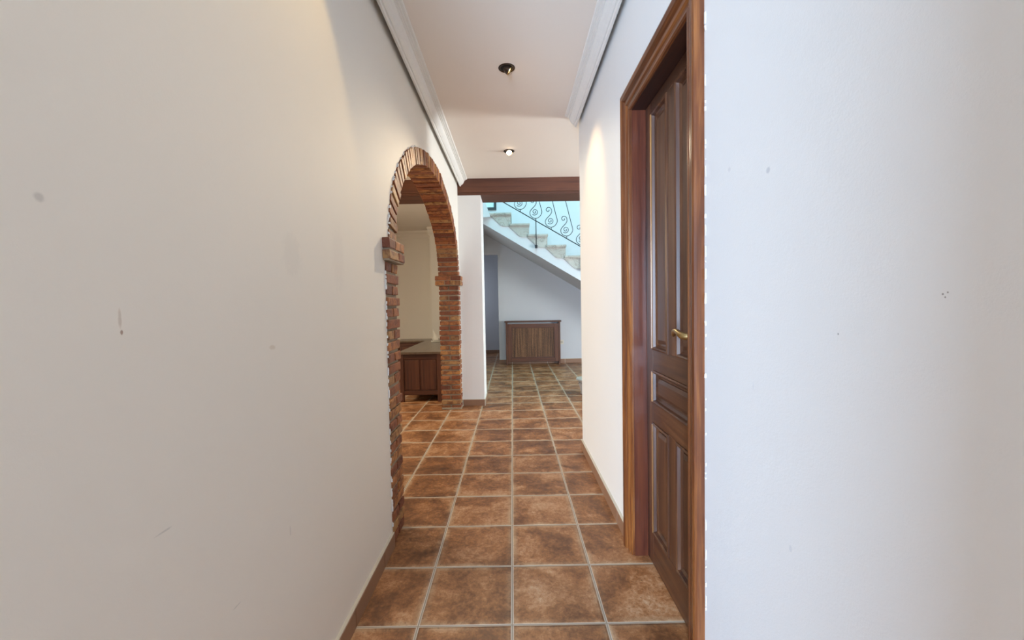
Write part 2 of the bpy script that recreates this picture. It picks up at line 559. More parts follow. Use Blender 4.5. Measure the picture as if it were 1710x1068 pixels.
# column and hall
bm = B(); box(bm, XLB, -0.315, Y_COL, Y_BEAM1, 0, Z_BEAM, bev=0.004)
struct('wall_column', bm, P_WHITE)
bm = B(); box(bm, XLB, XLB + 0.2, Y_BEAM1, Y_BACK, 0, HT)
struct('wall_divider', bm, P_HALL)
# back wall with the passage opening
pts = [(-0.575, 0), (-0.575, HT), (4.6, HT), (4.6, 0), (-0.245, 0), (-0.245, 2.11), (-0.52, 2.11), (-0.52, 0)]
bm = B(); prism(bm, pts, 1, Y_BACK, Y_BACK + 0.12)
struct('wall_back', bm, P_HALL)
bm = B(); box(bm, 4.6, 4.7, 3.18, 8.2, 0, HT)
struct('wall_hall_right', bm, P_HALL)
bm = B(); box(bm, -0.575, 4.6, Y_BEAM1 - 0.1, Y_BEAM1, 2.62, HT)
struct('wall_above_beam', bm, P_WHITE)
bm = B(); box(bm, -1.7, 0.5, 9.9, 10.0, 0, 2.5)
struct('wall_passage_back', bm, P_HALL)
bm = B(); box(bm, -1.8, -1.7, 8.2, 10.0, 0, 2.5)
struct('wall_passage_left', bm, P_HALL)
bm = B(); box(bm, 0.4, 0.5, 8.22, 9.9, 0, 2.5)
struct('wall_passage_right', bm, P_HALL)
# side room
bm = B(); box(bm, -4.3, XLB, 8.1, 8.2, 0, ZC); box(bm, -1.47, XLB, 7.75, 8.1, 0, ZC)
struct('wall_side_room_back', bm, P_ROOM)
bm = B(); box(bm, -4.4, -4.3, 0.0, 8.2, 0, ZC)
struct('wall_side_room_left', bm, P_ROOM)
bm = B(); box(bm, -4.3, -2.15, 0.0, 0.12, 0, ZC)
struct('wall_side_room_front', bm, P_ROOM)

# windows behind the daylight (outside the frame)
def window(name, x, y0, y1, z0, z1, d):
    bm = B()
    w = 0.06
    xs = sorted((x, x + d * 0.05))
    box(bm, *xs, y0 - w, y1 + w, z0 - w, z0); box(bm, *xs, y0 - w, y1 + w, z1, z1 + w)
    box(bm, *xs, y0 - w, y0, z0, z1); box(bm, *xs, y1, y1 + w, z0, z1)
    struct(name, bm, P_TRIM)


window('window_1', -4.3, 4.05, 4.55, 1.55, 2.35, 1)
window('window_2', 4.6, 5.6, 7.0, 0.7, 2.3, -1)
window('window_4', 4.6, 3.5, 4.6, 0.6, 2.0, -1)

# ------------------------------------------------------------------ cornices
def cornice(name, side, y0, y1, m=P_TRIM):
    w = XL if side < 0 else XR
    s = 1 if side < 0 else -1
    prof = [(0.026, 0.0), (0.026, 0.080), (0.030, 0.085), (0.040, 0.085), (0.043, 0.079), (0.043, 0.070), (0.049, 0.070),
            (0.060, 0.063), (0.070, 0.051), (0.077, 0.036), (0.080, 0.026), (0.087, 0.026), (0.087, 0.018), (0.097, 0.018),
            (0.097, 0.010), (0.110, 0.010), (0.114, 0.005), (0.114, 0.0)]
    bm = B()
    prism(bm, [(w + s * d, ZC - h) for d, h in prof], 1, y0, y1)
    struct(name, bm, m)


cornice('trim_1', -1, -0.6, 4.78)
cornice('trim_2', 1, -0.6, 3.24)
# thin plaster strip the cornice hangs from, against the wall
bm = B()
prism(bm, [(-0.775 - d, ZC - h) for d, h in ((0, 0), (0, .1), (.03, .09), (.1, .02), (.11, 0))], 1, 0.12, 4.75)
struct('trim_3', bm, P_ROOM)
bm = B()
pf = [(0, 0), (0, .13), (.012, .135), (.02, .11), (.05, .085), (.07, .05), (.1, .035), (.115, .012), (.115, 0)]
prism(bm, [(8.1 - d, ZC - h) for d, h in pf], 0, -4.3, -1.47)
prism(bm, [(7.75 - d, ZC - h) for d, h in pf], 0, -1.5, XLB)
struct('trim_4', bm, P_ROOM)

# ------------------------------------------------------------------ skirting tiles
def skirting(name, axis, at, d, a, b, h=0.075, first=None):
    """row of skirting tiles along y (axis 1) or x (axis 0); d = signed projection"""
    bm = B()
    t = first if first is not None else a
    while t > a:
        t -= TILE
    lo, hi = sorted((at, at + d))
    while t < b:
        u0, u1 = max(a, t + 0.0025), min(b, t + TILE - 0.0025)
        if u1 - u0 > 0.01:
            if axis == 1:
                box(bm, lo, hi, u0, u1, 0.0, h - 0.004, bev=0.0015)
            else:
                box(bm, u0, u1, lo, hi, 0.0, h - 0.004, bev=0.0015)
        t += TILE
    if axis == 1:
        box(bm, lo, hi - abs(d) * 0.15 if d > 0 else hi, a, b, h - 0.004, h, mi=1)
        box(bm, lo + (0 if d > 0 else 0.003), hi - (0.003 if d > 0 else 0), a, b, 0.0, h - 0.004, mi=1)
    else:
        box(bm, a, b, lo, hi, h - 0.004, h, mi=1)
        box(bm, a, b, lo + (0 if d > 0 else 0.003), hi - (0.003 if d > 0 else 0), 0.0, h - 0.004, mi=1)
    struct(name, bm, [P_SKIRT, P_GROUT])


skirting('baseboard_left', 1, XL, 0.013, -0.6, 1.975, first=ROW0)
skirting('baseboard_right', 1, XR, -0.013, 1.985, 3.3, first=ROW0)
skirting('baseboard_right_near', 1, XR, -0.013, -0.6, 1.165, first=ROW0)
skirting('baseboard_column', 0, Y_COL, -0.012, -0.57, -0.313, first=-0.9)
skirting('baseboard_column_side', 1, -0.315, 0.012, Y_COL - 0.012, Y_BEAM1, first=Y_COL)
skirting('baseboard_back', 0, Y_BACK, -0.012, -0.245, 4.3, first=0, h=0.085)
skirting('baseboard_passage', 0, 9.9, -0.012, -1.7, 0.4, first=0, h=0.085)

# ------------------------------------------------------------------ ceiling beam
bm = B()
box(bm, -4.3, 4.6, Y_COL, Y_COL + 0.03, Z_BEAM + 0.03, ZC - 0.0, bev=0.002)
box(bm, -4.3, 4.6, Y_COL, Y_BEAM1, Z_BEAM, Z_BEAM + 0.028, bev=0.003)
box(bm, -4.3, 4.6, Y_COL + 0.03, Y_BEAM1, Z_BEAM + 0.028, 2.6)
o = finish('ceiling_beam', bm, W_BEAM)
tag(o, 'wide dark reddish-brown wooden beam crossing the ceiling at the corridor end', 'beam')

# ------------------------------------------------------------------ brick arch
arch = thing('brick_arch', 'rough red brick arch with capitals opening in the left wall', 'arch', (-0.675, YC, 0))
XA, XB = XL + 0.008, XLB - 0.008          # brick faces stand a little proud of the plaster
CH = 1.37 / 25


def pier(y0, y1):
    bm = B()
    for k in range(25):
        z0 = k * CH + 0.007
        z1 = (k + 1) * CH - 0.007
        j = lambda: random.uniform(-0.004, 0.004)
        if k % 2 == 0:
            # two headers seen on each face
            ym = (y0 + y1) / 2 + j(); xm = (XA + XB) / 2 + j()
            for (xa, xb) in ((XB + j(), xm - .008), (xm + .008, XA + j())):
                for (ya, yb) in ((y0 + j(), ym - .006), (ym + .006, y1 + j())):
                    box(bm, xa, xb, ya, yb, z0 + j() * .5, z1 + j() * .5, bev=0.004, jit=0.0015)
        else:
            box(bm, XB + j(), XA + j(), y0 + j(), y1 + j(), z0 + j() * .5, z1 + j() * .5, bev=0.004, jit=0.002)
    p = finish('brick_pier', bm, BRICK, arch)
    bm = B()
    box(bm, XB + .012, XA - .010, y0 + .010, y1 - .010, 0.0, 1.375)
    if y1 > 4:
        box(bm, XB + .004, XA + .004, y0 - .004, y1, 0.0, 0.022, bev=.004, jit=.002)
    finish('mortar', bm, P_MORTAR, p)


def capital(y0, y1, far):
    bm = B()
    e = 0.036
    xa, xb = XA + e * 0.85, XB - e
    for r, (z0, z1) in enumerate(((1.376, 1.420), (1.428, 1.474))):
        ya, yb = y0 - e, y1 + e
        if r == 0:
            xs = [xb, xb + .105, xb + .17, xa]
            ys = [ya, ya + (yb - ya) * .58, yb]
        else:
            xs = [xb, (xa + xb) / 2 + .03, xa]
            ys = [ya, ya + (yb - ya) * .4, yb]
        for i in range(len(xs) - 1):
            for k in range(len(ys) - 1):
                box(bm, xs[i] + .003, xs[i + 1] - .003, ys[k] + .003, ys[k + 1] - .003, z0 + random.uniform(-.002, .002), z1, bev=0.004, jit=0.002)
    c = finish('brick_capital', bm, BRICK, arch)
    bm = B(); box(bm, xb + .008, xa - .008, y0 - e + .008, y1 + e - .008, 1.370, 1.476)
    finish('mortar', bm, P_MORTAR, c)


pier(1.985, 2.18)
pier(4.615, 4.765)
capital(1.985, 2.18, 0)
capital(4.615, 4.765, 1)

# ring of bricks laid on edge
ring = B()
N = 3000
path = [(YC - A_IN * math.cos(math.pi * i / N), ZS + B_IN * math.sin(math.pi * i / N)) for i in range(N + 1)]
acc = [0.0]
for a, b in zip(path, path[1:]):
    acc.append(acc[-1] + math.hypot(b[0] - a[0], b[1] - a[1]))
nb = round(acc[-1] / 0.0505)
k = 0
for q in range(nb):
    s = (q + 0.5) * acc[-1] / nb
    while acc[k] < s:
        k += 1
    t = math.pi * k / N
    pin = Vector((0, YC - A_IN * math.cos(t), ZS + B_IN * math.sin(t)))
    nrm = Vector((0, -math.cos(t) / A_IN, math.sin(t) / B_IN)).normalized()
    tan = Vector((0, nrm.z, -nrm.y))
    # distance to the outer ellipse along the normal
    L = 0.05
    while ((pin.y + nrm.y * L - YC) / A_OUT) ** 2 + ((pin.z + nrm.z * L - ZS) / B_OUT) ** 2 < 1 and L < .2:
        L += 0.002
    jr = random.uniform(-0.004, 0.004)
    xj = random.uniform(-0.003, 0.003)
    half = 0.0205 + random.uniform(-.0015, .0015)
    c = pin + nrm * (L / 2 + jr)
    # two islands across the depth now and then, as in the photograph's soffit
    obox(ring, Vector(((XA + XB) / 2 + xj, c.y, c.z)), (Vector((1, 0, 0)), nrm, tan), ((XA - XB) / 2, L / 2, half), bev=0.0035, jit=0.0015)
ro = finish('brick_ring', ring, BRICK, arch)
bm = B()
pin_ = [(YC - (A_IN + .011) * math.cos(math.pi * i / 60), ZS + (B_IN + .011) * math.sin(math.pi * i / 60)) for i in range(61)]
pout = [(YC - (A_OUT - .0) * math.cos(math.pi * i / 60), ZS + (B_OUT - .0) * math.sin(math.pi * i / 60)) for i in range(61)]
prism(bm, pin_ + pout[::-1], 0, XB + .012, XA - .010)
finish('mortar', bm, P_MORTAR, ro)
# chipped plaster along the outer edge of the bricks
bm = B()
for y, z in [(YC - (A_OUT + .001) * math.cos(math.pi * i / 150), ) * 1 + (ZS + (B_OUT + .001) * math.sin(math.pi * i / 150),) for i in range(0, 150)]:
    if random.random() < (0.45 if y < 3.0 else 0.2):
        r = random.uniform(.003, .008)
        box(bm, XL - .004, XL + random.uniform(.003, .009), y - r, y + r, z - r, z + r * 1.3, bev=.002, jit=.002)
for k in range(90):
    z = random.uniform(0.1, 1.37)
    r = random.uniform(.003, .007)
    y = 1.981
    if random.random() < .5:
        y = 4.769
    box(bm, XL - .003, XL + random.uniform(.003, .007), y - .004, y + .003, z - r * 1.6, z + r * 1.6, bev=.0015, jit=.0015)
finish('plaster_chips', bm, CHIP, arch)['kind'] = 'stuff'

# ------------------------------------------------------------------ door with casing
door = thing('door_1', None, None, (XR, (DY0 + DY1) / 2, 0))
door['kind'] = 'structure'
XFACE = 0.618
# moulded casing: profile as (distance from the opening edge, projection from the wall)
CP = [(0.0, 0.0), (0.0, 0.008), (0.006, 0.012), (0.014, 0.012), (0.018, 0.007), (0.026, 0.010), (0.034, 0.017), (0.044, 0.018), (0.049, 0.012),
      (0.055, 0.014), (0.060, 0.021), (0.068, 0.027), (0.082, 0.030), (0.090, 0.028), (0.094, 0.022), (0.094, 0.0)]


def casing_piece(name, ring_pts, m):
    """ring_pts: list of (opening-edge point, outward direction) ; mitred sweep"""
    bm = B()
    rings = []
    for (y, z), (oy, oz) in ring_pts:
        rings.append([bm.verts.new((XR - p, y + oy * d, z + oz * d)) for d, p in CP])
    for a, b in zip(rings, rings[1:]):
        for i in range(len(CP)):
            bm.faces.new((a[i], a[(i + 1) % len(CP)], b[(i + 1) % len(CP)], b[i]))
    bm.faces.new(rings[0][::-1]); bm.faces.new(rings[-1])
    return finish(name, bm, m, door)


e = 0.008
casing_piece('casing', [((DY1 - e, 0.0), (1, 0)), ((DY1 - e, DZ - e), (1, 1))], W_CZ)
casing_piece('casing', [((DY0 + e, 0.0), (-1, 0)), ((DY0 + e, DZ - e), (-1, 1))], W_CZ)
casing_piece('casing', [((DY0 + e, DZ - e), (-1, 1)), ((DY1 - e, DZ - e), (1, 1))], W_CY)
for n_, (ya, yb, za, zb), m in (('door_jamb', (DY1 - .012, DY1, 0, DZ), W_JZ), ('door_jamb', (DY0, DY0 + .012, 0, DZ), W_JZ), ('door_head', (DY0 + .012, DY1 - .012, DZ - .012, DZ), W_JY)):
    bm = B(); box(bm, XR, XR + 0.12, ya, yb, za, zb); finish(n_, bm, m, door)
# leaf: stiles, rails and sunk panels
LY0, LY1, LZ0, LZ1 = DY0 + .015, DY1 - .015, 0.006, DZ - .015
leaf = B()
XK = XFACE + 0.036
STILE = .078
ya, yb = LY0 + .085, LY1 - STILE
ym0, ym1 = 1.532, 1.612
for (y0, y1) in ((LY0, ya), (yb, LY1)):
    box(leaf, XFACE, XK, y0, y1, LZ0, LZ1, bev=.002)
lf = finish('door_leaf', leaf, W_LZ, door)
rails = [(LZ0, .150), (.636, .722), (.862, .950), (1.940, LZ1)]
bm = B()
for z0, z1 in rails:
    box(bm, XFACE, XK, ya, yb, z0, z1, bev=.002)
finish('door_rails', bm, W_LY, lf)
bm = B()
for z0, z1 in ((.150, .636), (.950, 1.940)):
    box(bm, XFACE, XK, ym0, ym1, z0, z1, bev=.002)
finish('middle_stile', bm, W_LZ, lf)


def panel(y0, y1, z0, z1, m, name='door_panel'):
    """sunk raised-field panel with a bolection moulding round it"""
    bm = B()
    xf = XFACE
    def ringrect(ins, x):
        return [bm.verts.new((x, yy, zz)) for yy, zz in ((y0 + ins, z0 + ins), (y1 - ins, z0 + ins), (y1 - ins, z1 - ins), (y0 + ins, z1 - ins))]
    prof = [(0.0, xf + .002), (0.0, xf - .004), (.006, xf - .007), (.011, xf - .003), (.014, xf + .008), (.022, xf + .015),
            (.030, xf + .016), (.031, xf + .013), (.046, xf + .006), (.050, xf + .006)]
    rr = [ringrect(a, b) for a, b in prof]
    for a, b in zip(rr, rr[1:]):
        for i in range(4):
            bm.faces.new((a[i], a[(i + 1) % 4], b[(i + 1) % 4], b[i]))
    bm.faces.new(rr[-1])
    back = ringrect(0, xf + .03)
    bm.faces.new(back[::-1])
    for i in range(4):
        bm.faces.new((rr[0][i], rr[0][(i + 1) % 4], back[(i + 1) % 4], back[i]))
    return finish(name, bm, m, lf)


panel(ym1, yb, .950, 1.940, W_LZ)
panel(ya, ym0, .950, 1.940, W_LZ)
panel(ya, yb, .722, .862, W_LY)
panel(ym1, yb, .150, .636, W_LZ)
panel(ya, ym0, .150, .636, W_LZ)
# worn golden moulding strip on the far stile side of the panels
bm = B()
for z0, z1 in ((.955, 1.935), (.727, .857), (.155, .631)):
    box(bm, XFACE - .009, XFACE - .002, yb - .010, yb - .002, z0, z1, bev=.002)
tag_w = finish('worn_moulding', bm, W_GOLD, lf)
tag_w['label'] = 'golden worn moulding strip along the panels'
# lever handle
hy, hz = 1.318, 1.043
bm = B()
lathe(bm, [(0.0, .0), (.024, .0), (.025, .003), (.021, .008), (.012, .010), (.0095, .014), (.0095, .050)], (XFACE, hy, hz), 28, Vector((-1, 0, 0)))
tube(bm, [(XFACE - .040, hy, hz), (XFACE - .052, hy + .004, hz), (XFACE - .059, hy + .016, hz + .002), (XFACE - .060, hy + .035, hz + .006),
          (XFACE - .058, hy + .058, hz + .012), (XFACE - .055, hy + .080, hz + .013), (XFACE - .052, hy + .100, hz + .009), (XFACE - .049, hy + .112, hz + .001),
          (XFACE - .048, hy + .118, hz - .006)],
     [.0105, .0115, .0120, .0095, .0085, .0085, .0090, .0085, .0050], 14)
h = finish('door_handle', bm, BRASS, lf, 40)
h['label'] = 'aged brass lever handle'
# plaster crumbs along the wall side of the near casing
bm = B()
zz = 0.05
while zz < 2.35:
    ln = random.choice((.004, .007, .012, .03))
    if random.random() < .5:
        box(bm, XR - random.uniform(.0008, .0030), XR + .002, 1.1705, 1.174, zz, zz + ln, jit=.0008)
    zz += ln + random.uniform(.002, .03)
finish('paint_chips', bm, CHIP, door)['kind'] = 'stuff'

# ------------------------------------------------------------------ ceiling spotlights
def gimbal(name, x, y, label, aim, tilt_bulb, bulb_mat, cone=True):
    t = thing(name, label, 'ceiling light', (x, y, ZC), 'recessed spotlights in the corridor ceiling')
    bm = B()
    lathe(bm, [(.036, .0), (.050, .0), (.0505, -.0025), (.047, -.0055), (.038, -.004), (.036, .0)], (x, y, ZC), 44, caps=False)
    finish('trim_ring', bm, BRONZE, t, 40)
    bm = B()
    lathe(bm, [(.0375, -.0006), (.0, -.0008)], (x, y, ZC - .001), 36)
    finish('recess', bm, DARK, t)
    d = Vector(aim).normalized()
    c = Vector((x, y, ZC - .004))
    bm = B()
    lathe(bm, [(.0, -.020), (.016, -.020), (.026, -.004), (.028, .016), (.0265, .017), (.025, .012), (.018, .0), (.0, -.004)], c + d * .006, 36, d)
    hd = finish('lamp_head', bm, BRONZE if cone else REFLECT, t, 40)
    bm = B()
    lathe(bm, [(.0245, .0165), (.0258, .0180), (.0285, .0176), (.0285, .0150)], c + d * .006, 36, d, caps=False)
    finish('lamp_rim', bm, REFLECT, hd, 40)
    bm = B()
    lathe(bm, [(.0, .004), (.018, .004), (.0235, .0125), (.0, .0145)], c + d * .006, 30, d)
    finish('bulb', bm, bulb_mat, hd, 40)
    return t


gimbal('recessed_spotlight', 0.013, 2.578, 'dark bronze recessed spotlight nearest the viewer, its head tilted to the right wall', (0.82, .10, -0.50), 0, BULB_DIM)
gimbal('recessed_spotlight', 0.013, 1.204, 'recessed spotlight out of view above the viewer, its head tilted to the left wall', (-0.82, -.10, -0.50), 0, BULB_DIM)
gimbal('recessed_spotlight', 0.016, 3.952, 'small brightly glowing recessed spotlight in the ceiling near the wooden beam', (0.05, -.62, -0.78), 0, BULB, False)


def spot(name, loc, target, power, size, blend, color, rad=0.02):
    d = bpy.data.lights.new(name, 'SPOT')
    d.energy = power; d.spot_size = math.radians(size); d.spot_blend = blend; d.color = color
    d.shadow_soft_size = rad
    o = bpy.data.objects.new(name, d)
    COL.objects.link(o)
    o.location = loc
    o.rotation_euler = (Vector(target) - Vector(loc)).to_track_quat('-Z', 'Y').to_euler()


SPOTS = [
    ('right_wall_beam', (0.052, 2.583, ZC - .03), (0.56, 2.78, 1.75), 22.1, 62, 0.8, (1.0, 0.612, 0.271)),
    ('far_lamp_beam', (0.022, 3.93, ZC - .045), (-0.46, 1.2, 0.95), 129.0, 48, 1.0, (1.0, 0.814, 0.558)),
    ('left_wall_beam', (-0.026, 1.204, ZC - .03), (-0.575, 1.12, 1.75), 10.0, 66, 0.35, (1.0, 0.7, 0.28)),
]
for a_ in SPOTS:
    spot(*a_)

# ------------------------------------------------------------------ radiator cabinet
rc = thing('radiator_cabinet', 'brown wooden radiator cabinet with woven cane front against the back wall', 'radiator cabinet', (0.40, 8.0, 0))
x0, x1, yf, yw = -0.115, 0.920, 7.955, 8.085
bm = B(); box(bm, x0 - .022, x1 + .022, yf - .02, yw, .805, .832, bev=.005); finish('cabinet_top', bm, W_RX, rc)
for xa, xb in ((x0, x0 + .035), (x1 - .035, x1)):
    bm = B(); box(bm, xa, xb, yf, yw, 0, .805, bev=.003); finish('side_panel', bm, W_RZ, rc)
fr = None
for za in (.055, .705):
    bm = B(); box(bm, x0 + .110, x1 - .110, yf + .004, yf + .026, za, za + .070, bev=.003)
    fr = finish('front_rail', bm, W_RX, rc)
for xa in (x0 + .037, x1 - .110):
    bm = B(); box(bm, xa, xa + .073, yf + .003, yf + .027, .055, .775, bev=.003)
    finish('front_stile', bm, W_RZ, rc)
bm = B()
for a in (0, 1):
    za = .125 + a * .568
    box(bm, x0 + .110, x1 - .110, yf + .006, yf + .02, za, za + .018, bev=.002)
    xa = x0 + .110 + a * (x1 - x0 - .232)
    box(bm, xa, xa + .012, yf + .006, yf + .02, .137, .693, bev=.002)
finish('inner_bead', bm, W_DX, fr)
bm = B(); box(bm, x0 + .10, x1 - .10, yf + .015, yf + .020, .12, .71); finish('cane_panel', bm, CANE, rc)
# wall sockets on the back wall
def outlet(name, x, z, label):
    t = thing(name, label, 'wall socket', (x, Y_BACK, z), None)
    bm = B(); box(bm, x - .04, x + .04, Y_BACK - .009, Y_BACK, z - .04, z + .04, bev=.003); f = finish('cover_plate', bm, PLASTIC, t)
    bm = B(); lathe(bm, [(.0, .0), (.021, .0), (.022, .004), (.018, .004), (.017, .001), (.0, .001)], (x, Y_BACK - .009, z), 24, Vector((0, -1, 0)))
    finish('socket_well', bm, simple('socket_ivory', (.45, .40, .32), .5), t)


outlet('wall_socket', 0.958, 0.405, 'small ivory wall socket just right of the brown radiator cabinet')
bm = B(); box(bm, 1.345, 1.425, Y_BACK - .012, Y_BACK, .60, .72, bev=.004)
sw = finish('light_switch', bm, simple('grey_switch', (.32, .28, .24), .5))
tag(sw, 'small greyish switch plate on the back wall beside the end of the right wall', 'light switch')

# ------------------------------------------------------------------ staircase
YS = 6.90
stair = thing('staircase', 'white plastered staircase with beige marble steps climbing left along the back wall', 'staircase', (0.9, 7.5, 0))
RUN, RISE, X0S, Z0S = 0.2945, 0.1775, 0.033, 2.637
SL = 0.606
def zsoff(x):
    return 1.501 + (1.169 - x) * SL
KMAX = 14
core = []
# stepped outline of the concrete core, front side, left to right down the stairs
core.append((-0.56, zsoff(-0.46)))
core.append((-0.56, Z0S - .03))
for k in range(0, KMAX):
    xk, zk = X0S + RUN * k - .03, Z0S - RISE * k - .03
    core.append((xk, zk))
    core.append((xk, max(zk - RISE, 0.0)))
xe = core[-1][0]
core.append((xe, 0.0))
xfloor = 1.169 + 1.501 / SL
core.append((min(xfloor, xe - .01), 0.0))
core.append((-0.46, zsoff(-0.46)))
bm = B(); prism(bm, core, 1, YS, Y_BACK - .001)
finish('stair_body', bm, P_HALL, stair)
for k in range(0, KMAX):
    xk, zk = X0S + RUN * k, Z0S - RISE * k
    xl = -0.56 if k == 0 else xk - RUN - .03
    bm = B()
    box(bm, xl, xk, YS - .035, Y_BACK - .001, zk - .03, zk, bev=.004)
    box(bm, xl + (.05 if k == 0 else .0), xk - .006, YS - .027, YS, zk - .045, zk - .03, bev=.002)
    st = finish('stair_tread', bm, MARBLE, stair)
    bm = B()
    box(bm, xk - .03, xk - .012, YS + .003, Y_BACK - .001, max(zk - RISE, 0), zk - .03)
    r = finish('riser', bm, MARBLE, st)
    if zk - .22 > 0.0:
        # shaped marble side plate with a wavy lower edge
        pl = [(-.012, -.03), (-.012, -.178), (-.020, -.213), (-.10, -.217), (-.135, -.214), (-.17, -.202), (-.205, -.172), (-.235, -.142), (-.27, -.108), (-.305, -.075), (-.335, -.055), (-.345, -.04), (-.345, -.03)]
        bm = B(); prism(bm, [(xk + a, zk + b) for a, b in pl], 1, YS - .012, YS + .002)
        finish('side_plate', bm, MARBLE, st)
# low marble skirting climbing the back wall
bm = B()
for k in range(0, KMAX - 1):
    xk, zk = X0S + RUN * k, Z0S - RISE * k
    prism(bm, [(xk - .02, zk - RISE), (xk + RUN - .03, zk - RISE), (xk + RUN - .03, zk - RISE + .045), (xk - .02, zk - RISE + .15)], 1, Y_BACK - .013, Y_BACK - .001)
finish('wall_skirting', bm, MARBLE, stair)
# slanted foot of the parapet at the landing
bm = B()
prism(bm, [(-0.56, 2.548), (-0.31, 2.560), (-0.319, 2.60), (-0.383, 2.79), (-0.50, 3.15), (-0.56, 3.15)], 1, YS - .10, YS - .038)
finish('parapet', bm, P_HALL, stair)

# picture frame on the wall above the landing
pf = thing('picture_frame', 'black picture frame half hidden behind the wooden beam, above the landing', 'picture frame', (-0.56, Y_BACK, 3.2))
fx0, fx1, fz0, fz1 = -0.55, -0.25, 2.955, 3.50
bm = B()
w = .045
box(bm, fx0, fx1, Y_BACK - .03, Y_BACK, fz0, fz0 + w, bev=.003); box(bm, fx0, fx1, Y_BACK - .03, Y_BACK, fz1 - w, fz1, bev=.003)
box(bm, fx0, fx0 + w, Y_BACK - .03, Y_BACK, fz0 + w, fz1 - w, bev=.003); box(bm, fx1 - w, fx1, Y_BACK - .03, Y_BACK, fz0 + w, fz1 - w, bev=.003)
finish('frame', bm, FRAMEM, pf)
bm = B(); box(bm, fx0 + w, fx1 - w, Y_BACK - .012, Y_BACK, fz0 + w, fz1 - w); finish('picture', bm, PICTURE, pf)

# ------------------------------------------------------------------ wrought-iron railing
YR = 6.85
rail = thing('stair_railing', 'black wrought-iron stair railing with a row of curled scrolls above the steps', 'railing', (0.425, YR, 2.083))
BS = -0.592
def zbar(x):
    return 2.774 + BS * (x + 0.052)
XA0, XA1 = -0.35, 2.75
bm = B(); tube(bm, [(XA0, YR, zbar(XA0)), (XA1, YR, zbar(XA1))], .0075, 8); finish('bottom_bar', bm, IRON, rail, 50)
HR = 0.86
bm = B(); obox(bm, Vector(((XA0 + XA1) / 2, YR, zbar((XA0 + XA1) / 2) + HR)), (Vector((1, 0, BS)).normalized(), Vector((0, 1, 0)), Vector((-BS, 0, 1)).normalized()), ((XA1 - XA0) / 2 * math.hypot(1, BS), .022, .009), bev=.004)
finish('handrail', bm, IRON, rail)
U = 0.00147


def catmull(P, n=8):
    out = []
    for i in range(len(P) - 1):
        p0 = P[max(i - 1, 0)]; p1 = P[i]; p2 = P[i + 1]; p3 = P[min(i + 2, len(P) - 1)]
        for k in range(n):
            t = k / n
            out.append(tuple(0.5 * ((2 * p1[a]) + (-p0[a] + p2[a]) * t + (2 * p0[a] - 5 * p1[a] + 4 * p2[a] - p3[a]) * t * t + (-p0[a] + 3 * p1[a] - 3 * p2[a] + p3[a]) * t ** 3) for a in (0, 1)))
    out.append(P[-1])
    return out


def spiral(cx, cz, r0, r1, a0, a1, n=26):
    return [(cx + (r0 + (r1 - r0) * i / n) * math.cos(a0 + (a1 - a0) * i / n), cz + (r0 + (r1 - r0) * i / n) * math.sin(a0 + (a1 - a0) * i / n)) for i in range(n + 1)]


def motif(x):
    """one scroll unit; local units: crop pixels, origin at the bar (v up)"""
    zb = zbar(x)
    def W3(l, dy=0.0):
        return [(x + u * U, YR + dy, zb + v * U) for u, v in l]
    bm = B()
    # upper curl, neck, big loop, straight stem up
    up_sp = spiral(-30, 215, 6, 35, math.pi * 0.2, -math.pi * 2.6 + math.pi * 0.6)   # clockwise outwards
    l = up_sp[:]
    l += catmull([l[-1], (6, 192), (-8, 165), (-32, 140), (-52, 118), (-63, 95), (-60, 66), (-42, 42), (-15, 29), (12, 29), (38, 42), (58, 66), (67, 92), (64, 118), (52, 165)], 5)[1:]
    l += [(-2, 388)]
    # mirrored finish below the handrail
    l += catmull([(-2, 388), (-16, 440), (-12, 478), (10, 500), (36, 495), (48, 470), (36, 448), (16, 450)], 5)[1:]
    tube(bm, W3(l), .0052, 6)
    lo = spiral(-10, 100, 5, 32, -math.pi * 0.1, math.pi * 2.9)
    lo += catmull([lo[-1], (-46, 112), (-56, 112)], 3)[1:]
    # scroll inside the loop
    lo2 = spiral(-10, 98, 6, 38, math.pi * 2.4, math.pi * 2.4 - math.pi * 3.15)
    tube(bm, W3(lo2), .0050, 6)
    tube(bm, W3([(0, 0), (0, 28)]), .0058, 6)
    tube(bm, W3([(2, 545), (4, 560), (4, HR / U)]), .0052, 6)
    finish('scroll', bm, IRON, rail, 50)


XM = 0.425
for k in range(-3, 10):
    motif(XM + 0.2477 * k)
for k, zb_ in ((-1, 2.52), (0, 2.083), (1, 1.70), (2, 1.17)):
    x = XM + 0.743 * k
    if k == -1:
        continue
    bm = B()
    tube(bm, [(x, YR, zbar(x) + 20 * U), (x, YR, zb_)], .0072, 8)
    box(bm, x - .019, x + .019, YR - .017, YS - .0125, zb_ - .027, zb_ + .019, bev=.002)
    finish('post', bm, IRON, rail)

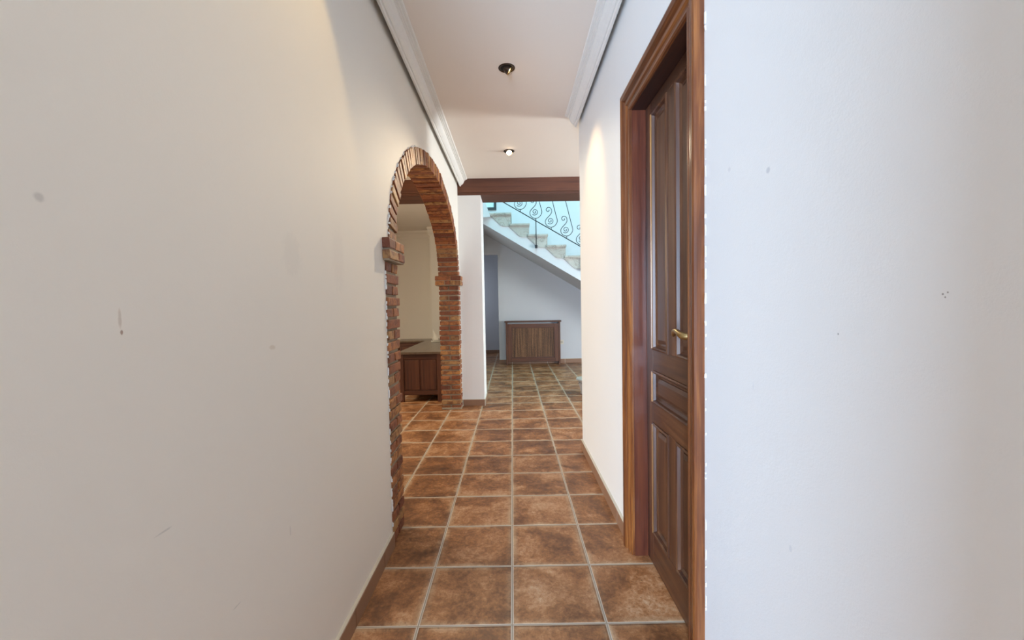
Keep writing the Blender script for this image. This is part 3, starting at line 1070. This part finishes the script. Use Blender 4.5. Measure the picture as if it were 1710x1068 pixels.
# ------------------------------------------------------------------ low sideboards in the side room
def sideboard(name, label, X0, X1, Y0, Y1, H, panels):
    t = thing(name, label, 'sideboard', ((X0 + X1) / 2, (Y0 + Y1) / 2, 0), 'low dark sideboards in the side room')
    bm = B(); box(bm, X0 - .02, X1 + .02, Y0 - .02, Y1, H - .028, H, bev=.005)
    finish('worktop', bm, W_DT, t)
    bm = B(); box(bm, X0 + .012, X1 - .012, Y0 + .014, Y1 - .012, .085, H - .028)
    finish('carcass', bm, W_DZ, t)
    for x in (X0, X1 - .045):
        for y in (Y0, Y1 - .045):
            bm = B(); box(bm, x, x + .045, y, y + .045, 0, H - .028, bev=.003)
            finish('leg', bm, W_DZ, t)
    bm = B()
    for za, zb in ((.085, .135), (H - .085, H - .028)):
        box(bm, X0 + .045, X1 - .045, Y0 + .003, Y0 + .02, za, zb, bev=.002)
        box(bm, X0 + .003, X0 + .02, Y0 + .045, Y1 - .045, za, zb, bev=.002)
    finish('rails', bm, W_DX, t)
    for i in range(panels):
        wd = (X1 - X0 - .09) / panels
        bm = B(); box(bm, X0 + .045 + wd * i + .012, X0 + .045 + wd * (i + 1) - .012, Y0 + .008, Y0 + .018, .147, H - .097, bev=.005)
        finish('front_panel', bm, W_DZ, t)
    return t


sideboard('sideboard', 'low dark wooden sideboard with panelled end standing just beyond the brick arch', -1.345, -.850, 5.01, 6.60, .604, 2)
sideboard('sideboard', 'shorter dark wooden sideboard at the far end, poking out left of the panelled one', -1.83, -.90, 6.625, 7.00, .606, 3)

# sailing boat ornament
bx, by, bz = -1.150, 6.33, .604
boat = thing('sailboat_ornament', 'small white sailboat ornament on the far end of the low sideboard', 'ornament', (bx, by, bz))
bm = B()
hull = []
for i in range(9):
    s = i / 8
    x = bx - .068 + .136 * s
    wd = .018 * math.sin(math.pi * min(max(s, .06), .94)) ** .7
    hull.append((x, wd))
rg = []
for x, wd in hull:
    rg.append([bm.verts.new((x, by - wd, bz + .022)), bm.verts.new((x, by - wd * .7, bz + .004)), bm.verts.new((x, by, bz)), bm.verts.new((x, by + wd * .7, bz + .004)), bm.verts.new((x, by + wd, bz + .022))])
for a, b in zip(rg, rg[1:]):
    for i in range(4):
        bm.faces.new((a[i], a[i + 1], b[i + 1], b[i]))
    bm.faces.new((a[4], a[0], b[0], b[4]))
bm.faces.new(rg[0]); bm.faces.new(rg[-1][::-1])
finish('hull', bm, BOATM, boat, 40)
bm = B(); tube(bm, [(bx - .032, by, bz + .02), (bx - .034, by, bz + .185)], .0035, 8); finish('mast', bm, BOATM, boat)
bm = B(); prism(bm, [(bx - .026, bz + .032), (bx + .050, bz + .032), (bx + .02, bz + .085), (bx - .024, bz + .165)], 1, by - .002, by + .002)
prism(bm, [(bx - .040, bz + .032), (bx - .050, bz + .032), (bx - .038, bz + .17)], 1, by - .002, by + .002)
finish('sail', bm, BOATM, boat)

# ------------------------------------------------------------------ carved stone pedestal
cx, cy = 0.972, 5.31
ped = thing('stone_pedestal', 'low carved stone pedestal with a round slab top beside the right wall end', 'pedestal', (cx, cy, 0))
bm = B(); lathe(bm, [(.0, .178), (.142, .178), (.155, .183), (.157, .192), (.150, .200), (.0, .200)], (cx, cy, 0), 48); finish('slab_top', bm, STONE_TOP, ped, 40)
bm = B(); lathe(bm, [(.0, .0), (.098, .0), (.104, .010), (.098, .020), (.088, .028), (.092, .06), (.100, .11), (.112, .15), (.122, .170), (.118, .178), (.0, .178)], (cx, cy, 0), 48)
body = finish('carved_body', bm, STONE, ped, 40)
bm = B()
for i in range(14):
    a = 2 * math.pi * i / 14
    ca, sa = math.cos(a), math.sin(a)
    def on(r, u, z):
        return (cx + r * ca - u * sa, cy + r * sa + u * ca, z)
    tube(bm, [on(.094, 0, .03), on(.098, -.012, .06), on(.106, -.016, .10), on(.116, -.006, .13), on(.126, .004, .150), on(.128, .012, .142), on(.122, .010, .132)], [.006, .008, .009, .008, .007, .006, .004], 7)
    tube(bm, [on(.096, .006, .03), on(.101, .016, .07), on(.110, .014, .11), on(.118, .004, .135)], [.005, .007, .007, .004], 7)
finish('acanthus_relief', bm, STONE, body, 50)

# ------------------------------------------------------------------ glass in the daylight openings is left to the lamps' own faces
